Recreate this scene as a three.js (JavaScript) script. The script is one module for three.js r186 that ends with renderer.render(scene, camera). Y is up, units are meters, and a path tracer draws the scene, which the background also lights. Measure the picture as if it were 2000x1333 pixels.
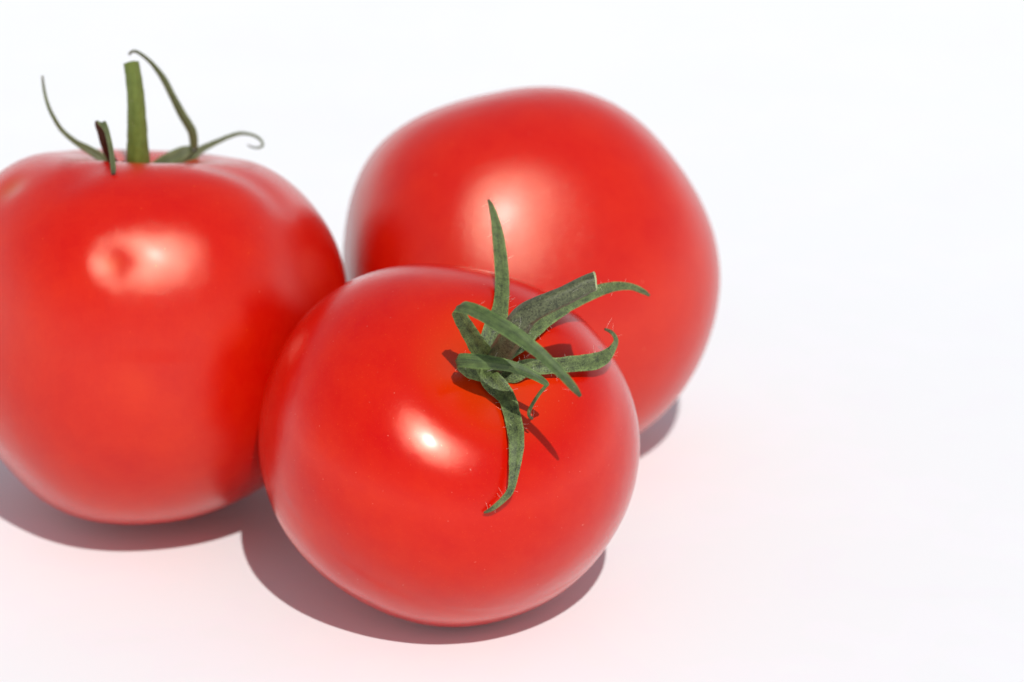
import * as THREE from 'three';
import { ImprovedNoise } from 'three/addons/math/ImprovedNoise.js';
import { mergeGeometries } from 'three/addons/utils/BufferGeometryUtils.js';

// ---------- camera, sky, sun, exposure ----------
const scene = new THREE.Scene();
const camera = new THREE.PerspectiveCamera(12.99, 2000 / 1333, 0.02, 50);
camera.position.set(0.01174, 0.25789, 0.50161);
camera.lookAt(0.01174, 0.25789 - 0.379456, 0.50161 - 0.92521);
camera.focus = 0.528;
camera.userData.fStop = 12.5;

const renderer = new THREE.WebGLRenderer({ antialias: true });
renderer.setSize(1024, 682);
renderer.toneMapping = THREE.LinearToneMapping;
renderer.toneMappingExposure = 1.14;
renderer.shadowMap.enabled = true;
renderer.shadowMap.type = THREE.PCFSoftShadowMap;

// clear blue sky, paler towards the horizon
const skyColumns = 256, skyRows = 128, skyData = new Float32Array(skyColumns * skyRows * 4);
for (let r = 0; r < skyRows; r++) {
  const up = Math.max(0, Math.sin(((r + 0.5) / skyRows - 0.5) * Math.PI)), pale = Math.pow(1 - up, 3.5);
  for (let c = 0; c < skyColumns; c++) {
    const i = (r * skyColumns + c) * 4;
    skyData[i] = 0.25 + 1.00 * pale; skyData[i + 1] = 0.275 + 1.00 * pale; skyData[i + 2] = 0.32 + 1.01 * pale; skyData[i + 3] = 1;
  }
}
const sky = new THREE.DataTexture(skyData, skyColumns, skyRows, THREE.RGBAFormat, THREE.FloatType);
sky.mapping = THREE.EquirectangularReflectionMapping;
sky.magFilter = sky.minFilter = THREE.LinearFilter;
sky.needsUpdate = true;
scene.background = sky;
scene.environment = sky;

const sunHigh = THREE.MathUtils.degToRad(51), sunRound = THREE.MathUtils.degToRad(13.5);
const sun = new THREE.DirectionalLight(new THREE.Color().setRGB(1, 0.975, 0.94), 2.75);
sun.name = 'sun';
sun.position.set(Math.cos(sunHigh) * Math.sin(sunRound) * 2, Math.sin(sunHigh) * 2, Math.cos(sunHigh) * Math.cos(sunRound) * 2);
sun.castShadow = true;
sun.shadow.mapSize.set(4096, 4096);
Object.assign(sun.shadow.camera, { left: -0.3, right: 0.3, top: 0.3, bottom: -0.3, near: 0.5, far: 4 });
sun.shadow.radius = 1.2;
scene.add(sun, sun.target);

// ---------- helpers ----------
const V = (x, y, z) => new THREE.Vector3(x, y, z);
const noise = new ImprovedNoise();
function random(seed) { let s = seed >>> 0; return () => { s = (s + 0x6d2b79f5) | 0; let t = Math.imul(s ^ (s >>> 15), 1 | s); t = (t + Math.imul(t ^ (t >>> 7), 61 | t)) ^ t; return ((t ^ (t >>> 14)) >>> 0) / 4294967296; }; }
const smooth = (a, b, x) => { const t = Math.min(1, Math.max(0, (x - a) / (b - a))); return t * t * (3 - 2 * t); };
const toSRGB = (c) => 255 * (c <= 0.0031308 ? 12.92 * c : 1.055 * Math.pow(c, 1 / 2.4) - 0.055);
function texture(w, h, pixel, srgb) {
  const d = new Uint8Array(w * h * 4);
  for (let y = 0; y < h; y++) for (let x = 0; x < w; x++) {
    const p = pixel(x, y), i = (y * w + x) * 4;
    for (let k = 0; k < 3; k++) d[i + k] = Math.max(0, Math.min(255, Math.round(srgb ? toSRGB(Math.max(0, p[k])) : p[k] * 255)));
    d[i + 3] = 255;
  }
  const t = new THREE.DataTexture(d, w, h, THREE.RGBAFormat);
  if (srgb) t.colorSpace = THREE.SRGBColorSpace;
  t.magFilter = THREE.LinearFilter; t.minFilter = THREE.LinearFilter;
  t.wrapS = t.wrapT = THREE.RepeatWrapping;
  t.needsUpdate = true;
  return t;
}
function mesh(name, geometry, material, parent) {
  const m = new THREE.Mesh(geometry, material);
  m.name = name; m.castShadow = m.receiveShadow = true;
  parent.add(m);
  return m;
}

// ---------- the white surface ----------
{
  const across = 160, along = 160, size = 2.6, thick = 0.006, pos = [], idx = [], uv = [];
  // almost flat, rising very gently behind the tomatoes
  const height = (x, z) => { const back = Math.max(0, -z - 0.12); return 0.16 * back * back / (1 + 1.2 * back); };
  for (const side of [0, 1]) for (let j = 0; j <= along; j++) for (let i = 0; i <= across; i++) {
    const x = (i / across - 0.5) * size, z = (j / along - 0.5) * size - 0.2;
    pos.push(x, height(x, z) - side * thick, z); uv.push(x / 0.3, z / 0.3);
  }
  const n = (across + 1) * (along + 1), at = (i, j, s) => s * n + j * (across + 1) + i;
  for (let j = 0; j < along; j++) for (let i = 0; i < across; i++) {
    idx.push(at(i, j, 0), at(i, j + 1, 0), at(i + 1, j, 0), at(i + 1, j, 0), at(i, j + 1, 0), at(i + 1, j + 1, 0));
    idx.push(at(i, j, 1), at(i + 1, j, 1), at(i, j + 1, 1), at(i + 1, j, 1), at(i + 1, j + 1, 1), at(i, j + 1, 1));
  }
  const rim = (a, b) => idx.push(a, b, a + n, b, b + n, a + n);
  for (let i = 0; i < across; i++) { rim(at(i + 1, 0, 0), at(i, 0, 0)); rim(at(i, along, 0), at(i + 1, along, 0)); }
  for (let j = 0; j < along; j++) { rim(at(0, j, 0), at(0, j + 1, 0)); rim(at(across, j + 1, 0), at(across, j, 0)); }
  const g = new THREE.BufferGeometry();
  g.setAttribute('position', new THREE.Float32BufferAttribute(pos, 3));
  g.setAttribute('uv', new THREE.Float32BufferAttribute(uv, 2));
  g.setIndex(idx); g.computeVertexNormals();
  const white = texture(256, 256, (x, y) => { const v = 0.012 * (noise.noise(x / 40, y / 40, 3) + 0.5 * noise.noise(x / 9, y / 9, 8)); return [0.85 + v, 0.855 + v, 0.866 + v]; }, true);
  const top = mesh('tabletop', g, new THREE.MeshStandardMaterial({ map: white, roughness: 0.75 }), scene);
  top.userData = { kind: 'structure', label: 'plain bright white surface under the three tomatoes', category: 'tabletop' };
}

// ---------- tomato bodies ----------
// a fruit is a squashed, ribbed, lumpy round with a stem cavity at +y and a shallow hollow at -y of its own axis
function fruitPoint(s, d, out) {
  const st = Math.hypot(d.x, d.z), ct = d.y, ph = Math.atan2(d.z, d.x);
  const rho = s.a * Math.pow(st, s.e), r = rho / s.a;
  let f = 1 + s.rib * (Math.cos(s.ribs * ph + s.phase) * st * st * (ct > 0 ? 1 : 0.6) + 0.6 * Math.cos((s.ribs - 2) * ph + 1.3) * st * st);
  for (const l of s.lumps) f += l.by * Math.exp(l.k * (d.x * l.at[0] + d.y * l.at[1] + d.z * l.at[2] - 1));
  for (const l of s.dents ?? []) f += l.by * Math.exp(l.k * (d.x * l.at[0] + d.y * l.at[1] + d.z * l.at[2] - 1));
  let h = s.b * Math.sign(ct) * Math.pow(Math.abs(ct), s.e) * f;
  if (ct > 0) h -= s.cavity[0] * s.a * Math.exp(-((r / s.cavity[1]) ** 2)); else h += s.hollow[0] * s.a * Math.exp(-((r / s.hollow[1]) ** 2));
  // fine unevenness of the flesh under the skin
  f += 0.0016 * noise.noise(d.x * 5 + s.seed, d.y * 5, d.z * 5) + 0.0007 * noise.noise(d.x * 13, d.y * 13 + s.seed, d.z * 13);
  const k = st > 1e-9 ? (rho * f) / st : 0;
  return out.set(d.x * k, h, d.z * k);
}
function fruitBasis(s) {
  const y = V(...s.axis).normalize(), x = V().crossVectors(y, V(0, 0, 1)).normalize(), z = V().crossVectors(x, y);
  return new THREE.Matrix4().makeBasis(x, y, z);
}
// pole = +1 puts the middle of the skin's texture at the stem end, -1 at the blossom end
function fruitGeometry(s, pole) {
  const nt = 180, np = 360, pos = [], uv = [], uv1 = [], idx = [], B = fruitBasis(s), d = V(), p = V();
  let low = Infinity;
  for (let i = 0; i <= nt; i++) for (let j = 0; j < np; j++) {
    const t = (i / nt) * Math.PI, ph = (j / np) * 2 * Math.PI;
    d.set(Math.sin(t) * Math.cos(ph), Math.cos(t), Math.sin(t) * Math.sin(ph));
    if (i === 0 || i === nt) d.set(0, i ? -1 : 1, 0);
    fruitPoint(s, d, p).applyMatrix4(B);
    low = Math.min(low, p.y);
    pos.push(p.x, p.y, p.z);
    const q = pole > 0 ? t : Math.PI - t, u = q * Math.cos(ph), v = pole * q * Math.sin(ph);
    uv.push(0.5 + u / (2 * Math.PI), 0.5 + v / (2 * Math.PI));
    uv1.push((u * s.a) / 0.012, (v * s.a) / 0.012);
  }
  for (let i = 1; i < pos.length; i += 3) pos[i] -= low - 0.00005;
  for (let i = 0; i < nt; i++) for (let j = 0; j < np; j++) {
    const a = i * np + j, b = i * np + ((j + 1) % np), c = a + np, e = b + np;
    if (i > 0) idx.push(a, b, c);
    if (i < nt - 1) idx.push(b, e, c);
  }
  const g = new THREE.BufferGeometry();
  g.setAttribute('position', new THREE.Float32BufferAttribute(pos, 3));
  g.setAttribute('uv', new THREE.Float32BufferAttribute(uv, 2));
  g.setAttribute('uv1', new THREE.Float32BufferAttribute(uv1, 2));
  g.setIndex(idx); g.computeVertexNormals();
  return g;
}
// skin colour: mottled red, orange towards the stem, tiny pale flecks, a little dust
function skinMap(size, seed, flecks, dust, stemTint, spots = []) {
  const rnd = random(seed), C = new Float32Array(size * size * 3);
  const dirAt = (x, y) => { const u = ((x + 0.5) / size - 0.5) * 2 * Math.PI, v = ((y + 0.5) / size - 0.5) * 2 * Math.PI, q = Math.hypot(u, v), s = q > 1e-6 ? Math.sin(Math.min(q, Math.PI)) / q : 1; return [u * s, Math.cos(Math.min(q, Math.PI)), v * s, q]; };
  const coarse = size / 4, M = new Float32Array(coarse * coarse);
  for (let y = 0; y < coarse; y++) for (let x = 0; x < coarse; x++) {
    const [a, b, c] = dirAt(x * 4 + 1.5, y * 4 + 1.5);
    M[y * coarse + x] = 0.6 * noise.noise(a * 3 + seed, b * 3, c * 3) + 0.35 * noise.noise(a * 9, b * 9 + seed, c * 9) + 0.25 * noise.noise(a * 30, b * 30, c * 30 + seed);
  }
  for (let y = 0; y < size; y++) for (let x = 0; x < size; x++) {
    const [a, b, c, q] = dirAt(x, y), i = (y * size + x) * 3;
    const m = M[(y >> 2) * coarse + (x >> 2)], fine = (rnd() - 0.5) * 0.12, orange = stemTint * (1 - smooth(0.1, 0.5, q + 0.12 * m));
    let R = 0.545 * (1 + 0.09 * m + 0.25 * fine), G = 0.006 * (1 + 1.3 * m + 2.5 * fine) + 0.026 * orange, L = 0.0008 + 0.0003 * m;
    R += 0.09 * orange;
    for (const s of spots) {
      const k = Math.exp(s.k * (a * s.at[0] + b * s.at[1] + c * s.at[2] - 1));
      R += (s.color[0] - R) * k * s.by; G += (s.color[1] - G) * k * s.by; L += (s.color[2] - L) * k * s.by;
    }
    C[i] = R; C[i + 1] = G; C[i + 2] = L;
  }
  const stamp = (radius, color, strength, stretch = 1) => {
    const z = 1 - 2 * rnd(), q = Math.acos(z), f = rnd() * 2 * Math.PI;
    const px = (0.5 + (q * Math.cos(f)) / (2 * Math.PI)) * size, py = (0.5 + (q * Math.sin(f)) / (2 * Math.PI)) * size;
    const turn = rnd() * Math.PI, radial = (radius / (2 * Math.PI)) * size, tangential = radial * Math.min(6, q / Math.max(0.05, Math.sin(q))), reach = Math.ceil(Math.max(radial, tangential) * stretch * 1.5 + 1);
    for (let y = Math.floor(py - reach); y <= py + reach; y++) for (let x = Math.floor(px - reach); x <= px + reach; x++) {
      if (x < 0 || y < 0 || x >= size || y >= size) continue;
      const dx = x + 0.5 - px, dy = y + 0.5 - py, e = (dx * Math.cos(f) + dy * Math.sin(f)) / radial, g = (-dx * Math.sin(f) + dy * Math.cos(f)) / tangential;
      const a = (e * Math.cos(turn) + g * Math.sin(turn)) / stretch, b = -e * Math.sin(turn) + g * Math.cos(turn), k = strength * Math.exp(-1.2 * (a * a + b * b)), i = (y * size + x) * 3;
      for (let c = 0; c < 3; c++) C[i + c] += (color[c] - C[i + c]) * k;
    }
  };
  for (let i = 0; i < flecks; i++) stamp(0.0009 + 0.001 * rnd() * rnd(), [0.8, 0.09 + 0.12 * rnd(), 0.02], 0.2 + 0.6 * rnd() * rnd());
  for (let i = 0; i < dust; i++) stamp(0.0009 + 0.0011 * rnd(), rnd() < 0.55 ? [0.85, 0.62, 0.5] : [0.16, 0.03, 0.02], 0.25 + 0.45 * rnd(), rnd() < 0.12 ? 2.6 : 1);
  return texture(size, size, (x, y) => { const i = (y * size + x) * 3; return [C[i], C[i + 1], C[i + 2]]; }, true);
}
// the skin's tiny domed cells, a 12 mm tile
function cellNormals(size, cells, seed, steep) {
  const rnd = random(seed), P = [];
  for (let j = 0; j < cells; j++) for (let i = 0; i < cells; i++) P.push([(i + 0.1 + 0.8 * rnd()) / cells, (j + 0.1 + 0.8 * rnd()) / cells, rnd()]);
  return texture(size, size, (x, y) => {
    const u = (x + 0.5) / size, v = (y + 0.5) / size, ci = Math.floor(u * cells), cj = Math.floor(v * cells);
    let best = 9, bx = 0, by = 0;
    for (let j = -1; j <= 1; j++) for (let i = -1; i <= 1; i++) {
      const p = P[((cj + j + cells) % cells) * cells + ((ci + i + cells) % cells)];
      const dx = u - p[0] - Math.floor((ci + i) / cells), dy = v - p[1] - Math.floor((cj + j) / cells), q = dx * dx + dy * dy;
      if (q < best) { best = q; bx = dx; by = dy; }
    }
    const nx = bx * cells * steep, ny = by * cells * steep, l = Math.hypot(nx, ny, 1);
    return [0.5 + (0.5 * nx) / l, 0.5 + (0.5 * ny) / l, 0.5 + 0.5 / l];
  }, false);
}
const cells = cellNormals(1024, 90, 5, 0.46);
cells.channel = 1;
// waxy skin: its tiny cells give the sun's glint a soft grainy edge; the pigment warms what it mirrors head-on
function skin(map, coat, gloss, roughness, grain, warm) {
  return new THREE.MeshPhysicalMaterial({ map, roughness, ior: 1.58, specularColor: new THREE.Color().setRGB(1, warm, warm * 0.7), clearcoat: coat, clearcoatRoughness: gloss, normalMap: cells, normalScale: new THREE.Vector2(grain, grain) });
}

// ---------- stems, sepals, hairs ----------
function tile(seed, colors, fibre, grainSize) { // 512 px = 12 mm
  const rnd = random(seed), n = 512, W = new Float32Array(n * n).map(() => rnd());
  const at = (x, y) => W[((y + n) % n) * n + ((x + n) % n)];
  return texture(n, n, (x, y) => {
    let g = 0; const r = grainSize;
    for (let j = -r; j <= r; j++) for (let i = -r; i <= r; i++) g += at(x + i, y + j);
    g = (g / (2 * r + 1) ** 2 - 0.5) * (2 * r + 1) * 1.6;
    const f = noise.noise(x / 7, y / 160, seed) * 1.4 + noise.noise(x / 18, y / 260, seed + 2), b = noise.noise(x / 60, y / 60, seed + 4);
    const k = Math.min(1, Math.max(0, 0.42 + 0.42 * g * (1 - fibre) + 0.34 * f * fibre + 0.28 * b));
    return [0, 1, 2].map((c) => colors[0][c] + (colors[1][c] - colors[0][c]) * k);
  }, true);
}
const green = (seed, dark, light, fibre, grain, roughness, leaf = true) => { const map = tile(seed, [dark, light], fibre, grain); return new THREE.MeshStandardMaterial({ map, bumpMap: map, bumpScale: 0.00022, roughness, vertexColors: leaf }); };
const frontInner = green(11, [0.008, 0.014, 0.003], [0.215, 0.295, 0.085], 0.3, 3, 0.6);
const frontOuter = green(12, [0.012, 0.03, 0.004], [0.14, 0.215, 0.05], 0.6, 2, 0.62);
const frontStemSkin = green(13, [0.014, 0.017, 0.006], [0.14, 0.155, 0.07], 0.15, 4, 0.55, false);
const leftInner = green(14, [0.06, 0.075, 0.02], [0.16, 0.18, 0.07], 0.5, 1, 0.6);
const dryBrown = green(17, [0.03, 0.012, 0.005], [0.1, 0.045, 0.02], 0.6, 2, 0.6);
const leftStemSkin = green(15, [0.08, 0.12, 0.013], [0.16, 0.215, 0.035], 0.7, 2, 0.55, false);
const cutFlesh = new THREE.MeshStandardMaterial({ map: tile(16, [[0.25, 0.3, 0.13], [0.5, 0.52, 0.3]], 0.3, 1), roughness: 0.7 });
const hairSkin = new THREE.MeshStandardMaterial({ color: new THREE.Color().setRGB(0.75, 0.7, 0.6), roughness: 0.4 });

const catmull = (a, b, c, d, t) => 0.5 * (2 * b + (c - a) * t + (2 * a - 5 * b + 4 * c - d) * t * t + (3 * b - a - 3 * c + d) * t * t * t);
function along(rows, n) { // rows of equal length, interpolated smoothly at n + 1 places
  const out = [], m = rows.length - 1, R = (i) => rows[Math.max(0, Math.min(m, i))];
  for (let s = 0; s <= n; s++) {
    const q = (s / n) * m, i = Math.min(m - 1, Math.floor(q)), t = q - i;
    out.push(rows[0].map((_, k) => catmull(R(i - 1)[k], R(i)[k], R(i + 1)[k], R(i + 2)[k], t)));
  }
  return out;
}
// rows: x, y, z and width in mm, then the direction of the width. The leaf-like inner side faces away from the fruit at the base.
function sepalGeometry(rows, seed, centre, { thick = 0.35, cup = 0.05 } = {}) {
  const n = Math.max(40, rows.length * 7), q = along(rows, n), half = 8, pos = [], uv = [], tint = [], inner = [], outer = [], rnd = random(seed);
  const P = q.map((r) => V(r[0], r[1], r[2]).multiplyScalar(0.001));
  let sign = 0, run = 0;
  const ring = [];
  for (let s = 0; s <= n; s++) {
    const T = P[Math.min(n, s + 1)].clone().sub(P[Math.max(0, s - 1)]).normalize();
    const W = V(q[s][4], q[s][5], q[s][6]); W.addScaledVector(T, -W.dot(T)).normalize();
    const N = V().crossVectors(T, W).normalize();
    if (!sign) sign = N.dot(P[Math.min(n, 4)].clone().sub(centre)) > 0 ? 1 : -1;
    N.multiplyScalar(sign);
    if (s) run += P[s].distanceTo(P[s - 1]);
    const w = Math.max(0.12, q[s][3]) * 0.0005, th = Math.min(thick * 0.0005, w * 0.7);
    const wave = 1 + 0.07 * noise.noise(run * 500, seed, 1), wave2 = 1 + 0.07 * noise.noise(run * 500, seed, 7), sway = 0.00012 * noise.noise(run * 350, seed, 3);
    for (const side of [1, -1]) for (let k = 0; k <= half; k++) {
      const x = (k / half) * 2 - 1, e = Math.sqrt(Math.max(0, 1 - x * x));
      const off = w * cup * (x * x - 0.3) * 2 + side * th * (0.25 + 0.75 * e) * (Math.abs(x) === 1 ? 0.5 : 1) - 0.17 * w * Math.exp(-x * x * 24) * (side > 0 ? 1 : 1.2) + 0.035 * w * Math.cos(x * 9.4 + 0.4) * e + sway + 0.00005 * noise.noise(x * 4, run * 900, seed + side);
      const p = P[s].clone().addScaledVector(W, x * w * (x < 0 ? wave : wave2)).addScaledVector(N, off);
      pos.push(p.x, p.y, p.z); uv.push(0.5 + (x * w) / 0.012 + 0.07 * ((seed % 7) - 3), run / 0.012 + seed * 0.21);
      const tip = smooth(0.86, 1, s / n), rim = smooth(0.72, 1, Math.abs(x)), shade = 0.86 + 0.6 * rim - 0.18 * Math.exp(-x * x * 30) + 0.12 * noise.noise(run * 300, x * 2, seed);
      tint.push(shade * (1 - 0.35 * tip), shade * (1 - 0.55 * tip), shade * (1 - 0.5 * tip));
    }
    ring.push(s * 2 * (half + 1));
  }
  for (let s = 0; s < n; s++) for (let k = 0; k < half; k++) for (const side of [0, 1]) {
    const a = ring[s] + side * (half + 1) + k, b = a + 1, c = ring[s + 1] + side * (half + 1) + k, d = c + 1;
    const flip = (sign > 0) === (side === 0);
    (side ? outer : inner).push(...(flip ? [a, c, b, b, c, d] : [a, b, c, b, d, c]));
  }
  for (let s = 0; s < n; s++) for (const k of [0, half]) { // the thin edges
    const a = ring[s] + k, b = ring[s] + half + 1 + k, c = ring[s + 1] + k, d = ring[s + 1] + half + 1 + k;
    outer.push(...((sign > 0) === (k === 0) ? [a, b, c, b, d, c] : [a, c, b, b, c, d]));
  }
  for (const s of [0, n]) for (let k = 0; k < half; k++) { // closed ends
    const a = ring[s] + k, b = a + 1, c = a + half + 1, d = c + 1;
    outer.push(...((sign > 0) === (s === n) ? [a, c, b, b, c, d] : [a, b, c, b, d, c]));
  }
  const g = new THREE.BufferGeometry();
  g.setAttribute('position', new THREE.Float32BufferAttribute(pos, 3));
  g.setAttribute('uv', new THREE.Float32BufferAttribute(uv, 2));
  g.setAttribute('color', new THREE.Float32BufferAttribute(tint, 3));
  g.setIndex([...inner, ...outer]); g.addGroup(0, inner.length, 0); g.addGroup(inner.length, outer.length, 1);
  g.computeVertexNormals();
  g.userData = { spine: P, width: q.map((r) => r[3] * 0.001), rows: q, sign };
  return g;
}
// rows: x, y, z and radius in mm
function stemGeometry(rows, seed, ridges, depth, slant) { // slant: how the cut end leans
  const n = rows.length * 9, q = along(rows, n), round = 36, pos = [], uv = [], idx = [], P = q.map((r) => V(r[0], r[1], r[2]).multiplyScalar(0.001));
  const T = P.map((_, s) => P[Math.min(n, s + 1)].clone().sub(P[Math.max(0, s - 1)]).normalize());
  let U = V(0.3, 0.2, 0.9); U.addScaledVector(T[0], -U.dot(T[0])).normalize();
  let run = 0;
  for (let s = 0; s <= n; s++) {
    U.addScaledVector(T[s], -U.dot(T[s])).normalize();
    const W = V().crossVectors(T[s], U);
    if (s) run += P[s].distanceTo(P[s - 1]);
    for (let k = 0; k <= round; k++) {
      const f = (k / round) * 2 * Math.PI, r = q[s][3] * 0.001 * (1 + depth * Math.cos(ridges * f + 0.4) + 0.05 * noise.noise(Math.cos(f) * 2 + seed, Math.sin(f) * 2, run * 600));
      const p = P[s].clone().addScaledVector(U, r * Math.cos(f)).addScaledVector(W, r * Math.sin(f));
      if (s === n) p.addScaledVector(T[s], p.clone().sub(P[s]).dot(slant));
      pos.push(p.x, p.y, p.z); uv.push(k / round, run / 0.012);
    }
  }
  for (let s = 0; s < n; s++) for (let k = 0; k < round; k++) { const a = s * (round + 1) + k, c = a + round + 1; idx.push(a, a + 1, c, a + 1, c + 1, c); }
  const g = new THREE.BufferGeometry();
  g.setAttribute('position', new THREE.Float32BufferAttribute(pos, 3));
  g.setAttribute('uv', new THREE.Float32BufferAttribute(uv, 2));
  g.setIndex(idx); g.computeVertexNormals();
  // the cut end: a slightly sunken disc with a raised torn rim
  const last = n * (round + 1), cp = [], cu = [], ci = [], rings = 5, end = P[n], dir = T[n];
  for (let r = 0; r <= rings; r++) for (let k = 0; k <= round; k++) {
    const e = V(pos[(last + k) * 3], pos[(last + k) * 3 + 1], pos[(last + k) * 3 + 2]).sub(end), f = r / rings;
    const p = end.clone().addScaledVector(e, f * 1.01).addScaledVector(dir, 0.00022 * (0.4 + f * f) + 0.00012 * noise.noise(k * 0.7 * f + seed, r * 1.3, 2) * f);
    cp.push(p.x, p.y, p.z); cu.push(f * Math.cos((k / round) * 6.2832) * 0.3, f * Math.sin((k / round) * 6.2832) * 0.3);
  }
  for (let k = 0; k <= round; k++) { const i = (last + k) * 3; cp.push(pos[i], pos[i + 1], pos[i + 2]); cu.push(0, 0); }
  for (let r = 0; r <= rings; r++) for (let k = 0; k < round; k++) { const a = r * (round + 1) + k, c = a + round + 1; ci.push(a, c, a + 1, a + 1, c, c + 1); }
  const cap = new THREE.BufferGeometry();
  cap.setAttribute('position', new THREE.Float32BufferAttribute(cp, 3));
  cap.setAttribute('uv', new THREE.Float32BufferAttribute(cu, 2));
  cap.setIndex(ci); cap.computeVertexNormals();
  return { g, cap };
}
function hairGeometry(sepals, stemRows, count, seed, centre) {
  const rnd = random(seed), list = [], one = (root, dir, length, thin) => {
    const bend = V(rnd() - 0.5, rnd() - 0.5, rnd() - 0.5).multiplyScalar(length * 0.8);
    const curve = new THREE.QuadraticBezierCurve3(root, root.clone().addScaledVector(dir, length * 0.6), root.clone().addScaledVector(dir, length).add(bend));
    list.push(new THREE.TubeGeometry(curve, 5, thin, 3, false));
  };
  for (let i = 0; i < count; i++) {
    const g = sepals[Math.floor(rnd() * sepals.length)].userData, s = Math.floor(rnd() * g.spine.length), r = g.rows[s];
    const W = V(r[4], r[5], r[6]).normalize(), x = rnd() < 0.6 ? Math.sign(rnd() - 0.5) * (0.8 + 0.2 * rnd()) : rnd() * 2 - 1;
    const root = g.spine[s].clone().addScaledVector(W, x * g.width[s] * 0.5);
    const dir = W.clone().multiplyScalar(x).add(V(rnd() - 0.5, rnd() - 0.2, rnd() - 0.5)).normalize();
    one(root, dir, 0.0005 + 0.0011 * rnd(), 0.000008 + 0.000007 * rnd());
  }
  for (let i = 0; i < count * 0.3; i++) {
    const r = stemRows[Math.floor(rnd() * stemRows.length)], dir = V(rnd() - 0.5, rnd() - 0.5, rnd() - 0.3).normalize();
    one(V(r[0], r[1], r[2]).multiplyScalar(0.001).addScaledVector(dir, r[3] * 0.00095), dir, 0.0004 + 0.0009 * rnd(), 0.00001);
  }
  return mergeGeometries(list);
}
// the star where stem and sepals join
function receptacle(centre, axis, radius) {
  const g = new THREE.SphereGeometry(1, 40, 24), p = g.attributes.position, v = V();
  for (let i = 0; i < p.count; i++) {
    v.fromBufferAttribute(p, i);
    const f = Math.atan2(v.z, v.x), k = 1 + 0.16 * Math.cos(6 * f) + 0.12 * noise.noise(v.x * 3, v.y * 3, v.z * 3);
    p.setXYZ(i, v.x * radius * k, v.y * radius * 0.45, v.z * radius * k);
  }
  for (let i = 0; i < g.attributes.uv.count; i++) g.attributes.uv.setXY(i, g.attributes.uv.getX(i) * 2, g.attributes.uv.getY(i));
  g.applyQuaternion(new THREE.Quaternion().setFromUnitVectors(V(0, 1, 0), axis)); g.translate(centre.x, centre.y, centre.z);
  g.computeVertexNormals();
  return g;
}

// ---------- measured shapes (metres for fruits, millimetres for stems and sepals) ----------
const frontShape = { axis: [0.325, 0.801, 0.5037], a: 0.03468, b: 0.02786, e: 0.88, rib: 0.006, ribs: 5, phase: 0.4, cavity: [0.13, 0.3], hollow: [0.02, 0.3],
    lumps: [{ at: [-0.1422, 0.5736, -0.8067], by: -0.0232, k: 9 }, { at: [0.7868, 0.4617, -0.4096], by: 0.0157, k: 9 }, { at: [-0.9905, -0.0436, -0.1304], by: 0.0201, k: 9 }, { at: [0.572, -0.342, 0.7455], by: -0.0195, k: 9 }, { at: [-0.1504, -0.5, 0.8529], by: -0.0202, k: 9 }, { at: [0.4987, 0.5736, -0.6499], by: 0.0107, k: 9 }, { at: [0.8529, -0.1736, 0.4924], by: 0.0078, k: 9 }, { at: [0.2907, -0.2802, -0.9148], by: -0.0450, k: 16 }, { at: [-0.7973, -0.4392, -0.414], by: -0.0300, k: 16 }] };
const frontBase = [0.00002, 0, -0.00076];
const leftShape = { axis: [0.02, 1, -0.26], a: 0.03901, b: 0.03782, e: 0.84, rib: 0.012, ribs: 6, phase: 1, cavity: [0.2, 0.4], hollow: [0.05, 0.4],
    lumps: [{ at: [-0.7032, -0.6756, 0.2217], by: -0.0775, k: 9 }, { at: [-0.2855, -0.9063, 0.3116], by: 0.0422, k: 9 }, { at: [0.5246, -0.8434, 0.1163], by: -0.0353, k: 9 }, { at: [0.7261, 0.6756, -0.128], by: -0.0237, k: 9 }, { at: [-0.5, 0.866, 0], by: 0.0165, k: 9 }, { at: [0.1579, -0.9397, 0.3034], by: 0.0200, k: 9 }, { at: [0.3749, 0.9063, -0.1951], by: -0.0051, k: 9 }, { at: [0.9456, 0.3007, -0.1245], by: 0.0071, k: 9 }] };
const leftBase = [-0.05981, 0, -0.04203];
const backShape = { axis: [-0.28, -0.4993, -0.822], a: 0.03856, b: 0.03097, e: 0.86, rib: 0.008, ribs: 5, phase: 0.9, cavity: [0.13, 0.35], hollow: [0, 0.3],
    lumps: [{ at: [0.7771, -0.6294, -0.0046], by: 0.0120, k: 8 }, { at: [-0.211, -0.9708, -0.1143], by: -0.0120, k: 8 }, { at: [0.965, 0.0436, -0.2586], by: 0.0492, k: 9 }, { at: [-0.8986, -0.1305, 0.419], by: 0.0333, k: 9 }, { at: [0.7595, -0.1305, -0.6373], by: -0.0388, k: 9 }, { at: [-0.3971, -0.342, -0.8517], by: -0.0278, k: 9 }, { at: [-0.041, -0.342, -0.9388], by: 0.0133, k: 9 }, { at: [0.9698, 0.1736, 0.171], by: -0.0082, k: 9 }, { at: [0.4508, -0.2164, -0.866], by: -0.0045, k: 9 }, { at: [-0.965, -0.2588, -0.0421], by: 0.0045, k: 9 }] };
const backBase = [0.01538, 0, -0.07050];
const frontStem = [[8.44, 51.08, 10.02, 2.37], [9.18, 53.4, 11.77, 2.09], [10.28, 56.24, 14.39, 2.12], [11.81, 60.2, 17.63, 2.19], [12.79, 62.79, 19.05, 2.23], [14.39, 64.96, 19.67, 2.04], [17.57, 66.96, 20.15, 1.82], [21.28, 68.67, 19.88, 1.68], [24.38, 70.14, 19.28, 1.64], [25.89, 70.72, 19.04, 1.59]];
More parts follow.
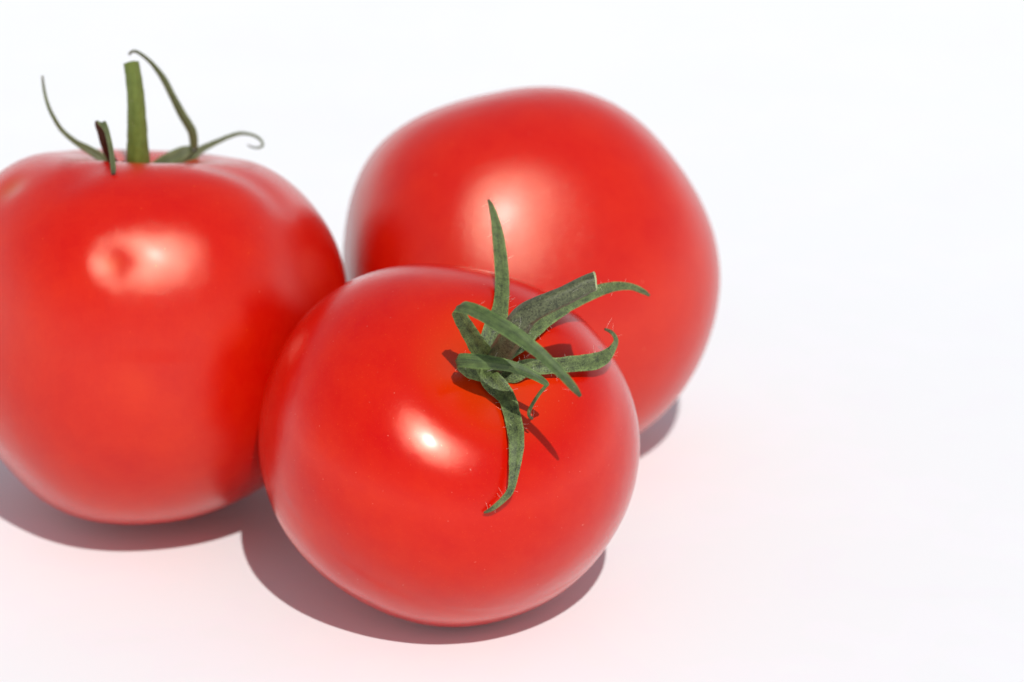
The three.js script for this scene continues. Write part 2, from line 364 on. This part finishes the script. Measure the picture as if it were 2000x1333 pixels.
const frontSepals = {
    upright: [
      [8.26, 52.16, 10.23, 2.73, 0.99, 0.15, -0.06], [7.81, 54.85, 9.34, 3.83, 1, -0.07, 0.03], [8.71, 57.42, 7.2, 4.02, 0.96, -0.25, 0.1], [9.61, 59.27, 3.2, 2.94, 0.99, -0.16, 0.07], [9.96, 61.35, -2.84, 2.59, 1, -0.02, 0.01], [9.77, 63.53, -7.51, 2.52, 1, 0.07, -0.03], [9.28, 66.62, -12.57, 2.25, 0.99, 0.12, -0.05], [8.61, 69.23, -16.34, 1.6, 0.98, 0.19, -0.08], [7.94, 70.91, -18.65, 1.04, 0.95, 0.29, -0.12], [7.37, 71.79, -20.09, 0.47, 0.92, 0.36, -0.15]],
    underStem: [
      [10.36, 53.42, 9.93, 3.1, 0.66, -0.69, 0.28], [12.82, 54.91, 7.8, 3.84, 0.68, -0.68, 0.28], [15.02, 56.14, 5.24, 3.67, 0.66, -0.69, 0.28], [17.43, 57.06, 2.38, 3.31, 0.58, -0.75, 0.31], [21.44, 58.45, -1.11, 2.96, 0.49, -0.81, 0.33], [25.68, 59.15, -4.64, 2.51, 0.36, -0.86, 0.35], [29.94, 59.45, -7.46, 1.87, 0.18, -0.91, 0.37], [33.29, 58.81, -9.36, 1.31, -0.13, -0.92, 0.38], [35.68, 57.66, -9.97, 1.03, -0.42, -0.84, 0.34], [37, 56.88, -9.65, 0.47, -0.54, -0.78, 0.32]],
    looped: [
      [7.9, 52.51, 11.06, 3.27, 0.89, 0.42, -0.17], [6.39, 55.36, 13.67, 3.43, 0.89, 0.42, -0.17], [4.82, 59.22, 16.41, 3.05, 0.89, 0.42, -0.17], [3.36, 63.03, 19.17, 2.67, 0.89, 0.42, -0.17], [2.51, 65.41, 20.79, 2.39, 0.86, 0.47, -0.19], [2.27, 66.74, 21.75, 2.3, 0.8, 0.56, -0.23], [2.82, 67.59, 22.92, 2.29, 0.65, 0.73, -0.19], [4.18, 68.16, 24.85, 2.28, 0.55, 0.81, -0.22], [6.22, 68.17, 27, 2.45, 0.5, 0.8, -0.33], [8.76, 67.47, 29.24, 2.53, 0.5, 0.8, -0.33], [11.72, 66.34, 31.32, 2.61, 0.55, 0.77, -0.32], [14.5, 64.95, 33.19, 2.34, 0.6, 0.74, -0.3], [17.18, 63.14, 34.69, 1.99, 0.68, 0.68, -0.28], [19.94, 60.77, 35.99, 1.64, 0.75, 0.61, -0.25], [22.1, 58.53, 36.9, 1.38, 0.86, 0.47, -0.19], [23.31, 57.05, 37.4, 0.61, 0.91, 0.38, -0.15]],
    folded: [
      [8.63, 51.16, 11.61, 3.64, -0.1, -0.92, 0.38], [6.47, 51.79, 14.05, 3.62, -0.15, -0.91, 0.38], [4.25, 53.38, 16.64, 3.24, -0.2, -0.91, 0.37], [2.94, 55.01, 18.68, 2.87, -0.15, -0.87, 0.46], [2.25, 56.09, 19.86, 2.5, -0.1, -0.83, 0.55], [2.72, 56.87, 21.05, 2.49, -0.1, -0.88, 0.47], [5.06, 57.17, 22.22, 2.67, -0.1, -0.92, 0.38], [8.17, 57.23, 23.06, 2.4, -0.15, -0.91, 0.38], [11.19, 56.9, 23.63, 2.04, -0.25, -0.9, 0.37], [13.67, 56.24, 24.12, 1.86, -0.35, -0.87, 0.36], [16.15, 55.17, 24.77, 1.42, -0.45, -0.83, 0.34], [17.75, 54.1, 25.21, 0.97, -0.74, -0.33, 0.59], [17.4, 53.45, 25.04, 0.71, -0.86, 0.44, 0.26], [16.43, 52.07, 24.75, 0.62, -0.8, 0.56, -0.23], [15.28, 50.22, 24.96, 0.62, -0.86, 0.47, -0.19], [14.66, 48.71, 25.04, 0.62, -1, 0.09, -0.04], [14.84, 47.89, 25.17, 0.53, -0.8, -0.56, 0.23], [15.37, 47.56, 25.3, 0.36, -0.32, -0.88, 0.36]],
    hanging: [
      [6.73, 51.41, 13.13, 3.08, 0.6, -0.74, 0.3], [8.38, 50.27, 15.32, 3.8, 0.75, 0.61, -0.25], [10.01, 48.96, 16.62, 3.43, 0.86, 0.47, -0.19], [11, 48.13, 18.58, 3.06, 0.98, 0.19, -0.08], [11.63, 46.94, 21.01, 2.96, 0.99, 0.14, -0.06], [12.26, 45.34, 24.05, 2.95, 0.99, 0.13, 0.05], [12.52, 43.68, 26.89, 2.76, 1, 0.04, 0.09], [12.35, 41.63, 28.81, 2.31, 0.99, -0.05, 0.13], [11.99, 39.34, 31.05, 1.68, 0.98, -0.18, 0.07], [11.46, 37.17, 32.26, 1.24, 0.91, -0.38, 0.15], [10.13, 35.57, 32.81, 1.06, 0.71, -0.65, 0.27], [8.18, 34.01, 33.24, 0.8, 0.53, -0.78, 0.32], [6.84, 33.26, 33.11, 0.35, 0.41, -0.85, 0.35]],
    right: [
      [9.72, 50.96, 11.15, 3.1, -0.38, -0.86, 0.35], [11.72, 50.48, 12.1, 3.27, 0.02, -0.92, 0.38], [13.72, 51.36, 11.85, 3.18, 0.3, -0.88, 0.36], [15.82, 51.58, 11.44, 3, 0.1, -0.92, 0.38], [19.92, 51.56, 10.69, 2.82, 0.08, -0.92, 0.38], [23.6, 51.28, 9.07, 2.92, 0.1, -0.92, 0.38], [26.21, 50.76, 7.12, 3.03, 0.23, -0.9, 0.37], [28.3, 50.68, 4.78, 2.49, 0.54, -0.78, 0.32], [29.73, 51.38, 2.87, 1.48, 0.8, -0.55, 0.23], [30.49, 52.45, 1.57, 0.92, 0.98, -0.17, 0.07], [30.23, 53.2, 0.72, 0.74, 0.87, 0.46, -0.19], [29.49, 53.89, 0.44, 0.65, 0.56, 0.76, -0.31], [28.46, 54.5, 0.73, 0.46, 0.41, 0.84, -0.35]] };
const leftStem = [[-0.5, 66.95, -6.01, 2.48], [-0.68, 68.84, -5.71, 2.28], [-0.7, 71.39, -5.24, 2.13], [-0.62, 75.04, -5.23, 1.92], [-0.55, 78.67, -5.2, 1.77], [-0.54, 82.8, -5.16, 1.62], [-0.73, 86.9, -5.12, 1.52], [-1.07, 89.88, -5.04, 1.44]];
const leftSepals = {
    spread: [
      [-3.75, 67.28, -5.07, 2.18, 0.68, 0.68, -0.28], [-6.29, 69.22, -6.41, 1.98, 0.65, 0.7, -0.29], [-8.64, 70.71, -7.56, 1.79, 0.57, 0.76, -0.31], [-10.83, 71.91, -8.05, 1.59, 0.51, 0.79, -0.33], [-13.23, 73.44, -8.14, 1.09, 0.59, 0.74, -0.31], [-15.64, 75.62, -8.49, 0.89, 0.75, 0.61, -0.25], [-17.07, 78.22, -8.48, 0.79, 0.88, 0.45, -0.18], [-18.05, 80.63, -8.71, 0.69, 0.94, 0.31, -0.13], [-18.69, 83.19, -9.43, 0.59, 0.98, 0.18, -0.07], [-19.09, 85.93, -10.56, 0.39, 0.99, 0.12, -0.05]],
    bent: [
      [-1.44, 68.25, -4.38, 2.57, 0.45, 0.83, -0.34], [-3.36, 69.9, -2.9, 2.37, 0.46, 0.82, -0.34], [-5, 71.72, -0.94, 2.26, 0.97, -0.24, 0.1], [-5.74, 75.1, 1.13, 2.15, 0.98, -0.19, 0.08], [-6.21, 78.36, 2.28, 2.04, 0.98, -0.19, 0.08], [-6.6, 80.41, 2.95, 1.94, 0.97, -0.02, 0.22], [-5.95, 81.15, 3.94, 1.55, 0.91, 0.06, 0.41], [-4.89, 80.15, 5.86, 1.06, 0.9, 0.06, 0.43], [-3.92, 78.27, 9.01, 0.96, 0.9, 0.06, 0.43], [-3.23, 76.79, 12.11, 0.96, 0.95, 0.12, 0.29], [-2.81, 75.57, 14.44, 1.05, 0.95, 0.12, 0.29], [-2.7, 74.95, 15.56, 0.76, 0.95, 0.12, 0.29]],
    tall: [
      [0.84, 66.94, -8.17, 2.59, 0.55, -0.77, 0.32], [3.42, 67.64, -12.24, 2.81, 0, -0.72, 0.7], [6.41, 68.67, -14.83, 2.61, -0.27, -0.69, 0.67], [8.47, 69.35, -15.64, 1.81, -0.74, -0.53, 0.42], [9.01, 70.22, -15.57, 1.61, -1, -0.09, 0.04], [8.73, 73.08, -15.55, 1.81, -0.96, -0.27, 0.11], [6.98, 76.6, -15.38, 1.7, -0.89, -0.41, 0.17], [5.35, 80.21, -15.24, 1.4, -0.91, -0.39, 0.16], [3.73, 83.89, -15.12, 1.29, -0.89, -0.41, 0.17], [1.72, 87, -14.78, 0.89, -0.76, -0.61, 0.25], [-0.28, 89.19, -14.05, 0.69, -0.51, -0.8, 0.33], [-1.61, 90.08, -13.12, 0.59, -0.21, -0.91, 0.37], [-2.47, 89.53, -12.57, 0.49, 0.49, -0.81, 0.33]],
    curled: [
      [1.84, 66.29, -7.91, 2.59, 0.39, -0.85, 0.35], [5.87, 66.74, -12.41, 2.41, 0.46, -0.82, 0.34], [8.46, 67.53, -15.98, 1.91, 0.58, -0.75, 0.31], [10.07, 68.52, -17.47, 1.51, 0.51, -0.8, 0.33], [13.66, 69.72, -19.58, 1.01, 0.4, -0.85, 0.35], [17.01, 70.63, -21.03, 0.81, 0.22, -0.9, 0.37], [19.34, 70.63, -21.03, 0.61, -0.15, -0.91, 0.38], [21.1, 70.22, -20.33, 0.61, -0.5, -0.8, 0.33], [22.06, 69.54, -19.51, 0.51, -0.86, -0.47, 0.19], [22.2, 68.95, -18.72, 0.51, -0.74, 0.63, -0.26], [20.99, 68.57, -18.57, 0.4, 0.03, 0.92, -0.38], [19.27, 69.04, -18.76, 0.3, 0.28, 0.89, -0.36]],
    short: [
      [0.59, 66.49, -5.83, 2.78, 0.62, -0.72, 0.3], [2.44, 68.57, -3.44, 2.76, 0.96, 0.11, 0.27], [3.66, 69.68, -1.73, 2.36, 0.96, 0.11, 0.27]] };

Object.assign(frontShape, { seed: 1.7, dents: [{ at: [-0.308, 0.844, 0.438], by: -0.0035, k: 90 }, { at: [-0.049, 0.853, 0.52], by: -0.0035, k: 90 }] });
Object.assign(leftShape, { seed: 4.1, dents: [
  { at: [-0.058, 0.368, 0.928], by: -0.014, k: 230 },      // small scarred dimple
  { at: [-0.579, 0.707, 0.407], by: -0.012, k: 260 },
  { at: [0.047, -0.094, 0.994], by: -0.004, k: 300 },
  ...[[-0.159, 0.884, 0.44], [-0.207, 0.827, 0.523], [-0.262, 0.771, 0.581], [-0.306, 0.718, 0.625]].map((at, i) => ({ at, by: -0.011 + 0.0025 * i, k: 170 })),   // furrows running down from the stem
  ...[[0.321, 0.891, 0.321], [0.444, 0.836, 0.323], [0.569, 0.75, 0.337], [0.666, 0.649, 0.366]].map((at, i) => ({ at, by: -0.012 + 0.0015 * i, k: 170 }))] });
Object.assign(backShape, { seed: 7.3, dents: [] });

function tomato(name, label, base) {
  const t = new THREE.Group();
  t.name = name; t.position.set(...base);
  t.userData = { label, category: 'tomato' };
  scene.add(t);
  return t;
}
function calyx(t, shape, stemRows, sepalRows, inner, outer, stemSkin, seed, ridges, slant, cut, hairs) {
  const centre = V(0, 0.03, 0), gs = [];
  const stem = stemGeometry(stemRows, seed, ridges, 0.05, slant), s = mesh('stem', stem.g, stemSkin, t);
  mesh('cut_end', stem.cap, cut, s);
  const foot = V(stemRows[0][0], stemRows[0][1], stemRows[0][2]).multiplyScalar(0.001);
  mesh('calyx_base', receptacle(foot, V(...shape.axis).normalize(), stemRows[0][3] * 0.00115), stemSkin, t);
  Object.values(sepalRows).forEach((rows, i) => { const g = sepalGeometry(rows, seed + i, centre); gs.push(g); const m = mesh('sepal', g, shape === leftShape && i === 1 ? [outer, dryBrown] : [inner, outer], t); if (m.material[1] === dryBrown) m.userData.label = 'short dry brown sepal folded over towards the viewer'; });
  if (hairs) mesh('hairs', hairGeometry(gs, stemRows, hairs, seed, centre), hairSkin, t).userData.kind = 'stuff';
}
{
  const t = tomato('tomato', 'front tomato tilted forward, with hairy looping green sepals facing the viewer', frontBase);
  mesh('fruit', fruitGeometry(frontShape, 1), skin(skinMap(2048, 21, 22000, 900, 1), 0.24, 0.19, 0.17, 0.42, 0.38), t);
  calyx(t, frontShape, frontStem, frontSepals, frontInner, frontOuter, frontStemSkin, 31, 5, V(0, 0.3, 0), cutFlesh, 110);
}
{
  const t = tomato('tomato_001', 'left tomato standing upright with a tall straight stem, cut off by the picture edge', leftBase);
  mesh('fruit', fruitGeometry(leftShape, 1), skin(skinMap(1024, 22, 1500, 100, 0.6, [
    { at: [-0.058, 0.368, 0.928], k: 900, by: 0.5, color: [0.62, 0.05, 0.01] }, { at: [-0.579, 0.707, 0.407], k: 300, by: 0.7, color: [0.5, 0.07, 0.015] }, { at: [0.06, -0.1, 0.993], k: 400, by: 0.6, color: [0.6, 0.02, 0.002] } ]), 0.17, 0.25, 0.17, 0.66, 0.64), t);
  calyx(t, leftShape, leftStem, leftSepals, leftInner, leftInner, leftStemSkin, 51, 4, V(0.1, 0, 0.55), leftStemSkin, 30);
}
{
  const t = tomato('tomato_002', 'back tomato lying with its stem hidden, behind the front one', backBase);
  mesh('fruit', fruitGeometry(backShape, -1), skin(skinMap(1024, 23, 1500, 100, 0), 0.26, 0.28, 0.19, 0.74, 0.68), t);
}

renderer.render(scene, camera);
